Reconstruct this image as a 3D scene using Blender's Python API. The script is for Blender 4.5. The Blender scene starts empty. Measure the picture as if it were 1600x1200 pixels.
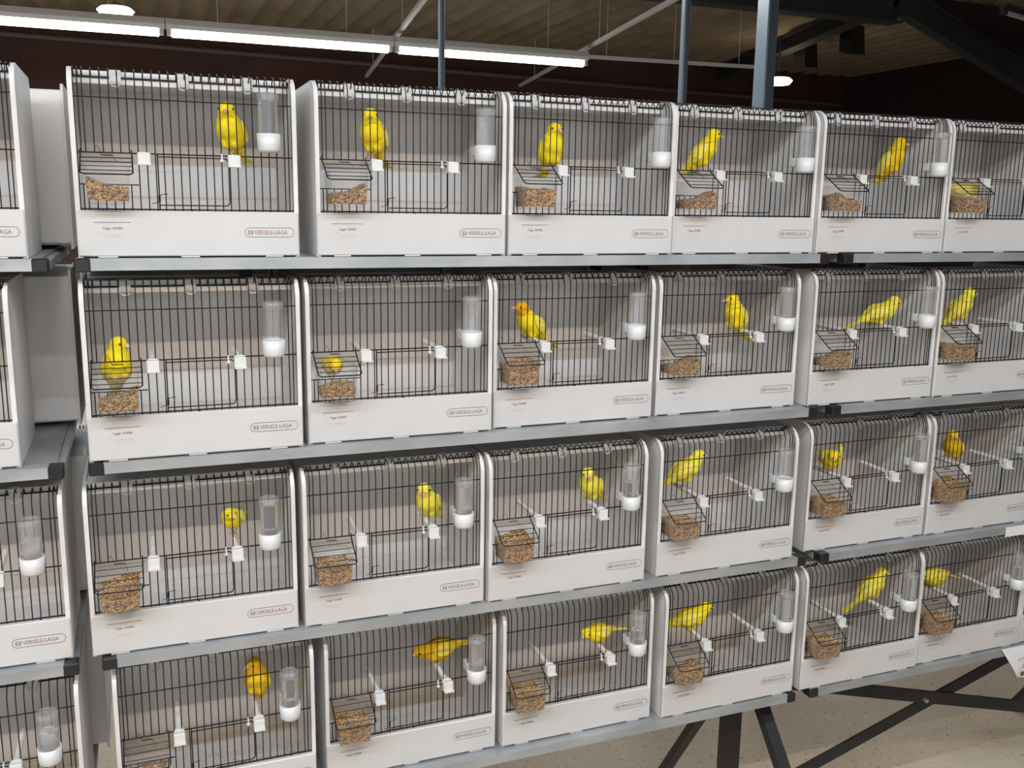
import bpy, bmesh, math, random
from mathutils import Matrix, Vector
SC = bpy.context.scene
COL = SC.collection
PI = math.pi
rnd = random.Random(7)
ZF = 0.55                      # lowest shelf height above the floor

# ---------------------------------------------------------------- camera
cam = bpy.data.cameras.new('camera'); camo = bpy.data.objects.new('camera', cam); COL.objects.link(camo)
cam.sensor_fit = 'HORIZONTAL'; cam.sensor_width = 36; cam.lens = 1485.85*36/1600
cam.clip_start = 0.05; cam.clip_end = 100
R = Matrix(((0.93113138, 0.05449379, -0.3605895), (-0.36438096, 0.17931601, -0.9138229), (0.0148618, 0.98228112, 0.18682326)))
camo.matrix_world = Matrix.Translation((0.64942816, -1.7202398, 1.14399694+ZF)) @ R.to_4x4()
SC.camera = camo
# ---------------------------------------------------------------- world, lamps, added fill, exposure
w = bpy.data.worlds.new('world'); SC.world = w; w.use_nodes = True
w.node_tree.nodes['Background'].inputs[0].default_value = (0.5, 0.52, 0.6, 1)
w.node_tree.nodes['Background'].inputs[1].default_value = 0.05
SC.view_settings.view_transform = 'Standard'; SC.view_settings.look = 'None'
SC.view_settings.exposure = 0.0; SC.view_settings.gamma = 1
SC.view_settings.use_curve_mapping = False
NEUTRAL = (1.0, 0.95, 0.88); COOL = (0.68, 0.84, 1.0); WARM = (1.0, 0.79, 0.61)

def area(name, loc, sx, sy, power, color, rot=(0, 0, 0)):
    l = bpy.data.lights.new(name, 'AREA'); l.shape = 'RECTANGLE'; l.size = sx; l.size_y = sy
    l.energy = power; l.color = color
    o = bpy.data.objects.new(name, l); o.location = loc; o.rotation_euler = rot; COL.objects.link(o); return o
TUBE_ROWS = [(-1.52, 2.38, COOL, 28.0), (-2.32, 2.44, WARM, 29.5), (2.9, 2.42, NEUTRAL, 24.0), (6.3, 2.40, COOL, 34.0)]  # third row is added, out of view overhead, to light the floor
TX = [0.06+1.772*i for i in range(-3, 5)]
# tubes light downwards and sideways; the row at y=6.3 ends at x=5.0 as in the photograph
for (ty, tz, tc, tp) in TUBE_ROWS:
    for tx in TX:
        if ty > 0 and tx > 3.7: continue
        if -3 < ty < 0 and not -6 < tx < 2.2: continue
        area('tube_light', (tx, ty, tz-0.063+ZF), 1.55, 0.03, tp, tc)
# added fill lamp behind the photographer, raising the ambient light
area('added_fill_light', (1.5, -7.3, 1.6+ZF), 7.0, 1.8, 42, (0.93, 0.95, 1.0), (PI/2, 0, 0))

# ---------------------------------------------------------------- materials
def mat(name, color, rough=0.5, metal=0.0, spec=0.5, **k):
    m = bpy.data.materials.new(name); m.use_nodes = True
    b = m.node_tree.nodes['Principled BSDF']
    b.inputs['Base Color'].default_value = (*color, 1); b.inputs['Roughness'].default_value = rough
    b.inputs['Metallic'].default_value = metal; b.inputs['Specular IOR Level'].default_value = spec
    for kk, v in k.items(): b.inputs[kk.replace('_', ' ')].default_value = v
    return m
def noise_col(m, c1, c2, scale=20, detail=4, lo=0.35, hi=0.65, bump=0.0, coord='Object', stretch=(1, 1, 1), bscale=None):
    nt = m.node_tree; b = nt.nodes['Principled BSDF']
    tc = nt.nodes.new('ShaderNodeTexCoord'); mp = nt.nodes.new('ShaderNodeMapping'); mp.inputs['Scale'].default_value = stretch
    nt.links.new(tc.outputs[coord], mp.inputs[0])
    n = nt.nodes.new('ShaderNodeTexNoise'); n.inputs['Scale'].default_value = scale; n.inputs['Detail'].default_value = detail
    nt.links.new(mp.outputs[0], n.inputs['Vector'])
    r = nt.nodes.new('ShaderNodeValToRGB'); r.color_ramp.elements[0].position = lo; r.color_ramp.elements[1].position = hi
    r.color_ramp.elements[0].color = (*c1, 1); r.color_ramp.elements[1].color = (*c2, 1)
    nt.links.new(n.outputs[0], r.inputs[0]); nt.links.new(r.outputs[0], b.inputs['Base Color'])
    if bump:
        bp = nt.nodes.new('ShaderNodeBump'); bp.inputs['Strength'].default_value = bump; bp.inputs['Distance'].default_value = 0.002
        if bscale:
            n2 = nt.nodes.new('ShaderNodeTexNoise'); n2.inputs['Scale'].default_value = bscale; n2.inputs['Detail'].default_value = 4
            nt.links.new(mp.outputs[0], n2.inputs['Vector']); nt.links.new(n2.outputs[0], bp.inputs['Height'])
        else: nt.links.new(n.outputs[0], bp.inputs['Height'])
        nt.links.new(bp.outputs[0], b.inputs['Normal'])
    return r
M = {}
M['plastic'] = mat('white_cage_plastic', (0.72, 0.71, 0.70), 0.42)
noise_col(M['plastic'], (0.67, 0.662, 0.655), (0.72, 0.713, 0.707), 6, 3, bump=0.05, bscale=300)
M['front'] = mat('front_plastic_toned_for_light', (0.56, 0.56, 0.56), 0.38)  # same cage plastic, colour lowered to offset the strong front light
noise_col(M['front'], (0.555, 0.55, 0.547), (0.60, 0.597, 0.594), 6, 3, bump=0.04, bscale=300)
M['back'] = mat('back_plastic_lifted_for_light', (0.60, 0.57, 0.54), 0.6)  # same white plastic, colour raised to make up for dim interior light
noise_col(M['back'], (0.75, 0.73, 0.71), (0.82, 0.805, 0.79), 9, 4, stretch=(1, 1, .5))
M['tray'] = mat('tray_plastic', (0.66, 0.66, 0.66), 0.6)
noise_col(M['tray'], (0.72, 0.71, 0.70), (0.80, 0.79, 0.78), 12, 4)
M['litter'] = mat('littered_tray', (0.5, 0.48, 0.45), 0.9)
lr = noise_col(M['litter'], (0.20, 0.13, 0.07), (0.64, 0.61, 0.57), 170, 5, 0.36, 0.50, bump=0.4)
nt = M['litter'].node_tree; tc = nt.nodes.new('ShaderNodeTexCoord'); sp = nt.nodes.new('ShaderNodeSeparateXYZ'); nt.links.new(tc.outputs['Object'], sp.inputs[0])
n5 = nt.nodes.new('ShaderNodeTexNoise'); n5.inputs['Scale'].default_value = 14; nt.links.new(tc.outputs['Object'], n5.inputs['Vector'])
ad = nt.nodes.new('ShaderNodeMath'); ad.operation = 'MULTIPLY_ADD'; nt.links.new(n5.outputs[0], ad.inputs[0]); ad.inputs[1].default_value = .12; nt.links.new(sp.outputs['Y'], ad.inputs[2])
mr = nt.nodes.new('ShaderNodeMapRange'); mr.inputs[1].default_value = .15; mr.inputs[2].default_value = .23; nt.links.new(ad.outputs[0], mr.inputs[0])
mxl = nt.nodes.new('ShaderNodeMix'); mxl.data_type = 'RGBA'; nt.links.new(mr.outputs[0], mxl.inputs[0]); nt.links.new(lr.outputs[0], mxl.inputs[6]); mxl.inputs[7].default_value = (.64, .61, .57, 1)
nt.links.new(mxl.outputs[2], nt.nodes['Principled BSDF'].inputs['Base Color'])
M['wire'] = mat('black_wire', (0.010, 0.008, 0.009), 0.45, 0, 0.25)
M['cap'] = mat('white_perch_plastic', (0.66, 0.67, 0.665), 0.4)
M['perch'] = mat('pale_perch', (0.70, 0.68, 0.63), 0.6)
noise_col(M['perch'], (0.76, 0.74, 0.69), (0.86, 0.85, 0.82), 60, 4)
M['tab'] = mat('roof_tab_plastic', (0.60, 0.60, 0.60), 0.4)
M['drink'] = mat('frosted_white_cup', (0.67, 0.69, 0.70), 0.3)
M['rail'] = mat('galvanised_steel', (0.42, 0.45, 0.47), 0.5, 0.55)
noise_col(M['rail'], (0.33, 0.36, 0.38), (0.52, 0.55, 0.57), 14, 6, 0.3, 0.7, bump=0.06, stretch=(.5, 1, 1))
M['sheet'] = mat('galvanised_sheet', (0.36, 0.38, 0.40), 0.5, 0.5)
noise_col(M['sheet'], (0.28, 0.30, 0.32), (0.42, 0.44, 0.46), 10, 5, 0.3, 0.7)
M['black'] = mat('black_plastic_cap', (0.015, 0.015, 0.018), 0.35)
M['leg'] = mat('dark_steel_leg', (0.035, 0.036, 0.038), 0.45, 0.4)
M['postpaint'] = mat('blue_grey_post', (0.13, 0.175, 0.225), 0.4, 0.2)
M['paper'] = mat('white_paper', (0.75, 0.76, 0.78), 0.8)
M['ink'] = mat('dark_ink', (0.10, 0.07, 0.07), 0.7)
M['inkred'] = mat('faded_red_ink', (0.28, 0.12, 0.12), 0.7)
M['inkpale'] = mat('pale_grey_ink', (0.46, 0.43, 0.42), 0.7)
M['black_rail'] = mat('fixture_grey', (0.75, 0.75, 0.75), 0.5)
M['ceil'] = mat('corrugated_ceiling_sheet', (0.27, 0.2, 0.13), 0.8)
noise_col(M['ceil'], (0.25, 0.19, 0.125), (0.33, 0.26, 0.175), 2.5, 4)
M['wall'] = mat('dark_brown_wall', (0.05, 0.022, 0.018), 0.85)
noise_col(M['wall'], (0.060, 0.025, 0.020), (0.085, 0.036, 0.028), 1.5, 4)
M['wallside'] = mat('dark_side_wall', (0.03, 0.016, 0.016), 0.85)
M['girder'] = mat('dark_steel_girder', (0.035, 0.036, 0.04), 0.7)
M['wood'] = mat('cardboard', (0.36, 0.21, 0.11), 0.8)
# concrete floor with grit
m = mat('dusty_concrete', (0.25, 0.22, 0.18), 0.85); M['floor'] = m
nt = m.node_tree; b = nt.nodes['Principled BSDF']
rr = noise_col(m, (0.33, 0.285, 0.22), (0.52, 0.46, 0.37), 1.8, 7, 0.3, 0.7, bump=0.3, bscale=90)
vo = nt.nodes.new('ShaderNodeTexNoise'); vo.inputs['Scale'].default_value = 75; vo.inputs['Detail'].default_value = 3
tc = nt.nodes.new('ShaderNodeTexCoord'); nt.links.new(tc.outputs['Object'], vo.inputs['Vector'])
ra = nt.nodes.new('ShaderNodeValToRGB'); e = ra.color_ramp.elements
e[0].position = .33; e[0].color = (.35, .3, .25, 1); e[1].position = .36; e[1].color = (1, 1, 1, 1)
e2 = e.new(.68); e2.color = (1, 1, 1, 1); e3 = e.new(.71); e3.color = (1.9, 1.75, 1.5, 1)
nt.links.new(vo.outputs[0], ra.inputs[0])
mx = nt.nodes.new('ShaderNodeMix'); mx.data_type = 'RGBA'; mx.blend_type = 'MULTIPLY'; mx.inputs[0].default_value = 0.7
nt.links.new(rr.outputs[0], mx.inputs[6]); nt.links.new(ra.outputs[0], mx.inputs[7]); nt.links.new(mx.outputs[2], b.inputs['Base Color'])
# clear plastic: mostly see-through with a gloss and a slight haze
def clear(name, tint, haze, hazecol=(0.75, 0.77, 0.8)):
    m = bpy.data.materials.new(name); m.use_nodes = True; nt = m.node_tree; nt.nodes.clear()
    out = nt.nodes.new('ShaderNodeOutputMaterial'); t = nt.nodes.new('ShaderNodeBsdfTransparent'); t.inputs[0].default_value = (*tint, 1)
    g = nt.nodes.new('ShaderNodeBsdfGlossy'); g.inputs['Roughness'].default_value = 0.15
    d = nt.nodes.new('ShaderNodeBsdfDiffuse'); d.inputs[0].default_value = (*hazecol, 1)
    lw = nt.nodes.new('ShaderNodeLayerWeight'); lw.inputs[0].default_value = 0.25
    fr = nt.nodes.new('ShaderNodeMath'); fr.operation = 'MULTIPLY'; fr.inputs[1].default_value = 0.26; nt.links.new(lw.outputs['Facing'], fr.inputs[0])
    a = nt.nodes.new('ShaderNodeMixShader'); a.inputs[0].default_value = haze
    nt.links.new(t.outputs[0], a.inputs[1]); nt.links.new(d.outputs[0], a.inputs[2])
    c = nt.nodes.new('ShaderNodeMixShader'); nt.links.new(fr.outputs[0], c.inputs[0])
    nt.links.new(a.outputs[0], c.inputs[1]); nt.links.new(g.outputs[0], c.inputs[2]); nt.links.new(c.outputs[0], out.inputs[0])
    return m
M['clear'] = clear('clear_cup_plastic', (0.97, 0.965, 0.95), 0.035)
M['tubeclear'] = clear('clear_bottle_plastic', (0.98, 0.98, 0.98), 0.07, (0.85, 0.87, 0.9))
M['water'] = mat('drinking_water', (1, 1, 1), 0.0, 0, 0.5, Transmission_Weight=1.0, IOR=1.33)
def emis(name, col, s):
    m = bpy.data.materials.new(name); m.use_nodes = True
    b = m.node_tree.nodes['Principled BSDF']; b.inputs['Base Color'].default_value = (*col, 1)
    b.inputs['Emission Color'].default_value = (*col, 1); b.inputs['Emission Strength'].default_value = s
    return m
M['tube_cool'] = emis('lit_tube', (0.92, 0.97, 1.0), 7.0)
M['tube_warm'] = emis('lit_warm_tube', (1.0, 0.86, 0.70), 9.0)
M['bulb'] = emis('lit_warm_lamp', (1.0, 0.80, 0.50), 14.0)
M['fill_glow'] = emis('added_fill_pane', (0.9, 0.95, 1.0), 1.2)  # glow of the added fill panel behind the viewer
# seed mix
m = mat('mixed_bird_seed', (0.5, 0.35, 0.2), 0.7); M['seed'] = m
nt = m.node_tree; b = nt.nodes['Principled BSDF']
tc = nt.nodes.new('ShaderNodeTexCoord'); v = nt.nodes.new('ShaderNodeTexVoronoi'); v.inputs['Scale'].default_value = 420
mp = nt.nodes.new('ShaderNodeMapping'); mp.inputs['Scale'].default_value = (1, 1, 1.5); mp.inputs['Rotation'].default_value = (0.3, 0.5, 0.2)
nt.links.new(tc.outputs['Object'], mp.inputs[0]); nt.links.new(mp.outputs[0], v.inputs['Vector'])
sx = nt.nodes.new('ShaderNodeSeparateColor'); nt.links.new(v.outputs['Color'], sx.inputs[0])
cr = nt.nodes.new('ShaderNodeValToRGB'); e = cr.color_ramp.elements
e[0].position = 0; e[0].color = (0.035, 0.015, 0.008, 1); e[1].position = 1; e[1].color = (0.85, 0.60, 0.30, 1)
for p_, c_ in ((.28, (0.14, 0.06, 0.02, 1)), (.55, (0.42, 0.22, 0.08, 1)), (.75, (0.58, 0.36, 0.14, 1))):
    q = e.new(p_); q.color = c_
nt.links.new(sx.outputs[0], cr.inputs[0]); nt.links.new(cr.outputs[0], b.inputs['Base Color'])
bp = nt.nodes.new('ShaderNodeBump'); bp.inputs['Strength'].default_value = 0.8; bp.inputs['Distance'].default_value = 0.0015; bp.invert = True
nt.links.new(v.outputs['Distance'], bp.inputs['Height']); nt.links.new(bp.outputs[0], b.inputs['Normal'])
# feathers
def feather(name, c1, c2, st=(1, 1, 1)):
    m = mat(name, c1, 0.75, 0, 0.25); b = m.node_tree.nodes['Principled BSDF']
    noise_col(m, c1, c2, 55, 5, 0.3, 0.7, bump=0.35, stretch=st, bscale=260)
    b.inputs['Sheen Weight'].default_value = 0.25; b.inputs['Sheen Tint'].default_value = (1, .9, .4, 1)
    b.inputs['Subsurface Weight'].default_value = 0.0
    return m
M['f_yellow'] = feather('bright_yellow_feathers', (0.88, 0.64, 0.006), (1.0, 0.82, 0.02))
M['f_lemon'] = feather('lemon_yellow_feathers', (0.86, 0.72, 0.03), (0.98, 0.88, 0.12))
M['f_deep'] = feather('deep_golden_feathers', (0.72, 0.43, 0.004), (0.92, 0.62, 0.01))
M['f_orange'] = feather('orange_head_feathers', (0.80, 0.34, 0.004), (0.92, 0.50, 0.01))
M['wing'] = feather('pale_edged_wing_feathers', (0.86, 0.66, 0.02), (0.98, 0.88, 0.20), (1, 1, 4))
M['beak'] = mat('pink_beak', (0.75, 0.48, 0.36), 0.4)
M['eye'] = mat('black_eye', (0.01, 0.008, 0.006), 0.1)
M['foot'] = mat('pinkish_foot', (0.55, 0.32, 0.24), 0.5)

# ---------------------------------------------------------------- mesh helpers
class MB:
    def __init__(s): s.v = []; s.f = []; s.m = []; s.sm = []
    def add(s, vs, fs, mi=0, smooth=False):
        o = len(s.v); s.v += [tuple(x) for x in vs]
        for f in fs: s.f.append([i+o for i in f]); s.m.append(mi); s.sm.append(smooth)
    def box(s, a, b, mi=0):
        x0, y0, z0 = a; x1, y1, z1 = b
        vs = [(x0, y0, z0), (x1, y0, z0), (x1, y1, z0), (x0, y1, z0), (x0, y0, z1), (x1, y0, z1), (x1, y1, z1), (x0, y1, z1)]
        s.add(vs, [(0, 3, 2, 1), (4, 5, 6, 7), (0, 1, 5, 4), (1, 2, 6, 5), (2, 3, 7, 6), (3, 0, 4, 7)], mi)
    def bbox(s, a, b, r, mi=0):                       # box with bevelled vertical and horizontal front edges
        x0, y0, z0 = a; x1, y1, z1 = b
        ring = [(x0+r, z0), (x1-r, z0), (x1, z0+r), (x1, z1-r), (x1-r, z1), (x0+r, z1), (x0, z1-r), (x0, z0+r)]
        k = r
        inn = [(min(max(x, x0+k), x1-k), min(max(z, z0+k), z1-k)) for x, z in ring]
        vs = [(x, y0, z) for x, z in inn] + [(x, y0+k, z) for x, z in ring] + [(x, y1, z) for x, z in ring]
        fs = [tuple(range(8)), tuple(reversed(range(16, 24)))]
        for i in range(8):
            j = (i+1) % 8
            fs += [(i, i+8, j+8, j), (i+8, i+16, j+16, j+8)]
        s.add(vs, [tuple(reversed(f)) if 0 else f for f in fs], mi)
    def tube(s, pts, r, n=6, mi=0, caps=True, closed=False):
        pts = [Vector(p) for p in pts]; rs = r if isinstance(r, (list, tuple)) else [r]*len(pts)
        vs = []; fs = []; L = len(pts); up = None
        for i, p in enumerate(pts):
            if closed: t = (pts[(i+1) % L]-pts[i-1])
            else: t = pts[min(i+1, L-1)]-pts[max(i-1, 0)]
            t.normalize()
            if up is None: up = Vector((0, 0, 1)) if abs(t.z) < .9 else Vector((1, 0, 0))
            a = t.cross(up).normalized(); bb = a.cross(t).normalized(); up = bb
            for k in range(n):
                an = 2*PI*k/n; vs.append(p + a*math.cos(an)*rs[i] + bb*math.sin(an)*rs[i])
        m_ = L if closed else L-1
        for i in range(m_):
            for k in range(n):
                a0 = i*n+k; a1 = i*n+(k+1) % n; b0 = ((i+1) % L)*n+k; b1 = ((i+1) % L)*n+(k+1) % n
                fs.append((a0, a1, b1, b0))
        s.add(vs, fs, mi, n > 5)
        if caps and not closed: s.add(vs[:n]+vs[(L-1)*n:L*n], [tuple(reversed(range(n))), tuple(range(n, 2*n))], mi, False)
    def lathe(s, prof, c=(0, 0, 0), n=24, mi=0, close=True):  # prof [(r,z)] around z axis
        vs = []; fs = []
        for r, z in prof:
            for k in range(n): an = 2*PI*k/n; vs.append((c[0]+r*math.cos(an), c[1]+r*math.sin(an), c[2]+z))
        for i in range(len(prof)-1):
            for k in range(n):
                k2 = (k+1) % n; fs.append((i*n+k, i*n+k2, (i+1)*n+k2, (i+1)*n+k))
        s.add(vs, fs, mi, True)
        if close: m_ = (len(prof)-1)*n; s.add(vs[:n]+vs[m_:m_+n], [tuple(reversed(range(n))), tuple(range(n, 2*n))], mi, False)
    def prism_x(s, prof, x0, x1, mi=0):               # closed profile [(y,z)] extruded along x
        n = len(prof); vs = [(x0, y, z) for y, z in prof]+[(x1, y, z) for y, z in prof]
        fs = [tuple(reversed(range(n))), tuple(range(n, 2*n))]+[(i, (i+1) % n, n+(i+1) % n, n+i) for i in range(n)]
        s.add(vs, fs, mi)
    def ell(s, c, ax, rad, mi=0, nu=12, nv=8):         # ellipsoid, ax = 3 axis vectors
        vs = []; fs = []
        c = Vector(c)
        for j in range(1, nv):
            th = PI*j/nv
            for i in range(nu):
                ph = 2*PI*i/nu
                vs.append(c+ax[0]*rad[0]*math.cos(th)+ax[1]*rad[1]*math.sin(th)*math.cos(ph)+ax[2]*rad[2]*math.sin(th)*math.sin(ph))
        a = len(vs); vs += [c+ax[0]*rad[0], c-ax[0]*rad[0]]
        for j in range(nv-2):
            for i in range(nu):
                i2 = (i+1) % nu; fs.append((j*nu+i, (j+1)*nu+i, (j+1)*nu+i2, j*nu+i2))
        for i in range(nu):
            i2 = (i+1) % nu; fs.append((a, i, i2)); fs.append((a+1, (nv-2)*nu+i2, (nv-2)*nu+i))
        s.add(vs, fs, mi, True)
    def mesh(s, name, mats):
        me = bpy.data.meshes.new(name); me.from_pydata(s.v, [], s.f)
        for m in (mats if isinstance(mats, (list, tuple)) else [mats]): me.materials.append(m)
        me.polygons.foreach_set('material_index', s.m); me.polygons.foreach_set('use_smooth', s.sm)
        bm = bmesh.new(); bm.from_mesh(me); bmesh.ops.recalc_face_normals(bm, faces=bm.faces); bm.to_mesh(me); bm.free()
        me.update(); return me
def link(name, me, parent=None, loc=(0, 0, 0), rot=(0, 0, 0)):
    o = bpy.data.objects.new(name, me); COL.objects.link(o); o.location = loc; o.rotation_euler = rot
    if parent: o.parent = parent
    return o
def tag(o, label, cat, group=None, kind=None):
    if label: o['label'] = label
    if cat: o['category'] = cat
    if group: o['group'] = group
    if kind: o['kind'] = kind
    return o
def thing(name, label, cat, loc=(0, 0, 0), rotz=0, group=None):
    o = bpy.data.objects.new(name, None); COL.objects.link(o); o.location = loc; o.rotation_euler = (0, 0, rotz)
    o.empty_display_size = .05
    return tag(o, label, cat, group)
def struct(name, mb, m):
    o = link(name, mb.mesh(name, m)); o['kind'] = 'structure'; return o

# ---------------------------------------------------------------- the hall
XL, XR, YF, YB, ZC = -6.0, 10.0, -7.6, 9.45, 2.93+ZF
f = MB(); f.box((XL, YF, -0.1), (XR, YB, 0)); struct('floor', f, M['floor'])
# corrugated ceiling, ridges running front to back
f = MB(); n = int((XR-XL)/0.04); vs = []
for i in range(n+1):
    x = XL+(XR-XL)*i/n; z = ZC+0.045*(1 if (i % 6) in (1, 2) else (0.0 if (i % 6) in (4, 5) else .5))
    vs += [(x, YF, z), (x, YB, z), (x, YF, ZC+.12), (x, YB, ZC+.12)]
fs = []
for i in range(n):
    a = 4*i; fs += [(a, a+1, a+5, a+4), (a+2, a+6, a+7, a+3)]
fs += [(0, 2, 3, 1), (4*n, 4*n+1, 4*n+3, 4*n+2)]
f.add(vs, fs); struct('ceiling', f, M['ceil'])
f = MB(); f.box((XL, YB, 0), (XR, YB+.15, ZC+.12)); struct('wall_back', f, M['wall'])
f = MB(); f.box((XR, YF, 0), (XR+.15, YB+.15, ZC+.12)); struct('wall_right', f, M['wallside'])
f = MB(); f.box((XL-.15, YF, 0), (XL, YB+.15, ZC+.12)); struct('wall_left', f, M['wall'])
f = MB(); f.box((XL-.15, YF-.15, 0), (XR+.15, YF, ZC+.12)); struct('wall_front', f, M['wall'])
f = MB(); f.box((-2.2, YF, 1.2), (5.2, YF+.03, 3.1)); fill_o = struct('added_fill_panel', f, M['fill_glow'])  # added glowing panel, an unseen source of soft fill
f = MB()
for x in (-2.2, -.35, 1.5, 3.35, 5.15): f.box((x, YF, 1.15), (x+.05, YF+.06, 3.15))
for z in (1.15, 3.1): f.box((-2.2, YF, z), (5.2, YF+.06, z+.05))
fill_f = link('fill_panel_frame', f.mesh('fill_panel_frame', M['black_rail']), fill_o)  # bars round the added fill panel
# pale pipe low across the back wall
f = MB(); f.tube([(-5.9, YB-.06, 2.80+ZF), (3, YB-.06, 2.675+ZF), (9.9, YB-.06, 2.55+ZF)], .028, 8)
o = struct('trim_1', f, mat('dusty_pipe', (0.12, 0.085, 0.08), .6))
# girders
def beam(a, b, wd, ht, m):
    a = Vector(a); b = Vector(b); t = (b-a).normalized(); up = Vector((0, 0, 1)); s = t.cross(up).normalized(); up = s.cross(t)
    f = MB(); tk = .018
    def bar(w0, w1, h0, h1):
        vs = [p+s*w+up*h for p in (a, b) for (w, h) in ((w0, h0), (w1, h0), (w1, h1), (w0, h1))]
        f.add(vs, [(0, 1, 2, 3), (7, 6, 5, 4), (0, 4, 5, 1), (1, 5, 6, 2), (2, 6, 7, 3), (3, 7, 4, 0)])
    bar(-wd/2, wd/2, -ht/2, -ht/2+tk); bar(-wd/2, wd/2, ht/2-tk, ht/2); bar(-.008, .008, -ht/2+tk, ht/2-tk)
    return f
struct('trim_2', beam((XL+.02, 5.0, ZC-.13), (6.75, 5.0, ZC-.13), .16, .24, M['girder']), M['girder'])
struct('trim_3', beam((6.72, 5.0, ZC-.04), (9.9, 5.0, 1.75+ZF), .12, .20, M['girder']), M['girder'])
struct('trim_4', beam((7.9, 9.4, ZC-.09), (6.6, 5.05, ZC-.09), .14, .16, M['girder']), M['girder'])
f = MB(); y = 5.03; vs = [(6.8, y, ZC-.04), (9.9, y, 1.77+ZF), (XR, y, 1.73+ZF), (XR, y, ZC), (6.8, y, ZC)]
f.add(vs+[(a, b+.05, c) for a, b, c in vs], [(0, 1, 2, 3, 4), (9, 8, 7, 6, 5)]+[(i, (i+1) % 5, 5+(i+1) % 5, 5+i) for i in range(5)])
struct('unlit_roof_sheet', f, M['wallside'])  # added dark sheet, stands in for the unlit roof past the girder
# blue-grey steel posts behind the racks
for (x, y, wd, dp, lab) in ((1.987, 2.6, .026, .026, 'thin blue-grey steel post behind the second cage of the top shelf'),
                            (3.250, 2.6, .036, .036, 'blue-grey steel post behind the fourth cage of the top shelf'),
                            (3.735, 2.6, .075, .085, 'thick blue-grey steel column, the widest of the three posts')):
    f = MB(); r = .006; prof = [(-wd/2+r, -dp/2), (wd/2-r, -dp/2), (wd/2, -dp/2+r), (wd/2, dp/2-r), (wd/2-r, dp/2), (-wd/2+r, dp/2), (-wd/2, dp/2-r), (-wd/2, -dp/2+r)]
    vs = [(px, py, z) for z in (.006, ZC) for px, py in prof]
    f.add(vs, [tuple(reversed(range(8))), tuple(range(8, 16))]+[(i, (i+1) % 8, 8+(i+1) % 8, 8+i) for i in range(8)])
    po = thing('steel_post', lab, 'post', (x, y, 0), math.radians(12))
    link('shaft', f.mesh('shaft', M['postpaint']), po)
    g = MB(); g.box((-wd, -dp, 0), (wd, dp, .008)); link('foot_plate', g.mesh('foot_plate', M['postpaint']), po)

# ---------------------------------------------------------------- tube light fittings
def tube_fitting_meshes():
    h = MB(); h.prism_x([(-.035, .0), (.035, .0), (.045, .03), (.03, .075), (-.03, .075), (-.045, .03)], -.883, .883)
    e = MB()
    for s in (-1, 1): e.box((.842 if s > 0 else -.875, -.03, -.045), (.875 if s > 0 else -.842, .03, .0))
    t = MB(); t.tube([(-.84, 0, -.024), (.84, 0, -.024)], .033, 14)
    return h.mesh('housing', M['black_rail']), e.mesh('tube_holder', M['black_rail']), t
HM, EM, TB = tube_fitting_meshes()
TC = TB.mesh('tube_cool', M['tube_cool']); TW = TB.mesh('tube_warm', M['tube_warm'])
vis = ['glowing tube light at the left edge of the frame', 'long glowing tube light in the middle of the ceiling row', 'rightmost glowing tube light, crossed by the thin steel post']
k = 0
for (ty, tz, tc_, tp) in TUBE_ROWS:
    for tx in TX:
        if ty > 0 and tx > 3.7: continue
        if -3 < ty < 0 and not -6 < tx < 2.2: continue
        L = None; grp = None
        if ty > 5:
            i = TX.index(tx)
            names = {3: vis[0], 4: vis[1], 5: vis[2]}
            L = names.get(i)
            if L is None: L = 'tube light further along the row, left of the frame'; grp = 'tube lights left of the frame'
        elif ty > 0: L = 'added tube light overhead, unseen above the top edge of the frame'; grp = 'added tube lights above the frame'
        else: L = 'tube light on the ceiling behind the photographer'; grp = 'tube lights behind the photographer'
        t = thing('tube_light_fitting', L, 'light', (tx, ty, tz+ZF), 0, grp)
        link('housing', HM, t); link('tube_holder', EM, t); link('tube', TW if tc_ is WARM else TC, t)
        g = MB()
        for s in (-.5, .5): g.tube([(s, 0, .07), (s, 0, ZC-(tz+ZF))], .003, 5)
        link('hanger', g.mesh('hanger', M['black_rail']), t)
# bare mounting rail that goes on to the right, and two cross rails
def rail(a, b, lab):
    a = Vector(a); b = Vector(b); c = (a+b)/2; d = b-a
    t = thing('lighting_rail', lab, 'rail', tuple(c)); f = MB(); s = d.normalized().cross(Vector((0, 0, 1))); n = Vector((0, 0, 1))
    vs = [p-c+s*w_+n*h for p in (a, b) for (w_, h) in ((-.016, 0), (.016, 0), (.016, .03), (-.016, .03))]
    f.add(vs, [(0, 1, 2, 3), (7, 6, 5, 4), (0, 4, 5, 1), (1, 5, 6, 2), (2, 6, 7, 3), (3, 7, 4, 0)])
    link('channel', f.mesh('channel', M['black_rail']), t)
    g = MB()
    for q in (.12, .5, .88): p = a.lerp(b, q)-c; g.tube([p+n*.035, p+n*(ZC-c.z)], .003, 5)
    link('hanger', g.mesh('hanger', M['black_rail']), t)
rail((4.46, 6.3, 2.42+ZF), (6.2, 6.15, 2.42+ZF), 'bare horizontal lighting rail continuing right of the lit tubes')
rail((2.36, 3.1, 2.52+ZF), (3.19, 9.35, 2.52+ZF), 'slanting lighting rail left of the thin steel post')
rail((3.92, 2.8, 2.52+ZF), (5.06, 9.35, 2.52+ZF), 'slanting lighting rail crossing the end of the rightmost tube')
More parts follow.
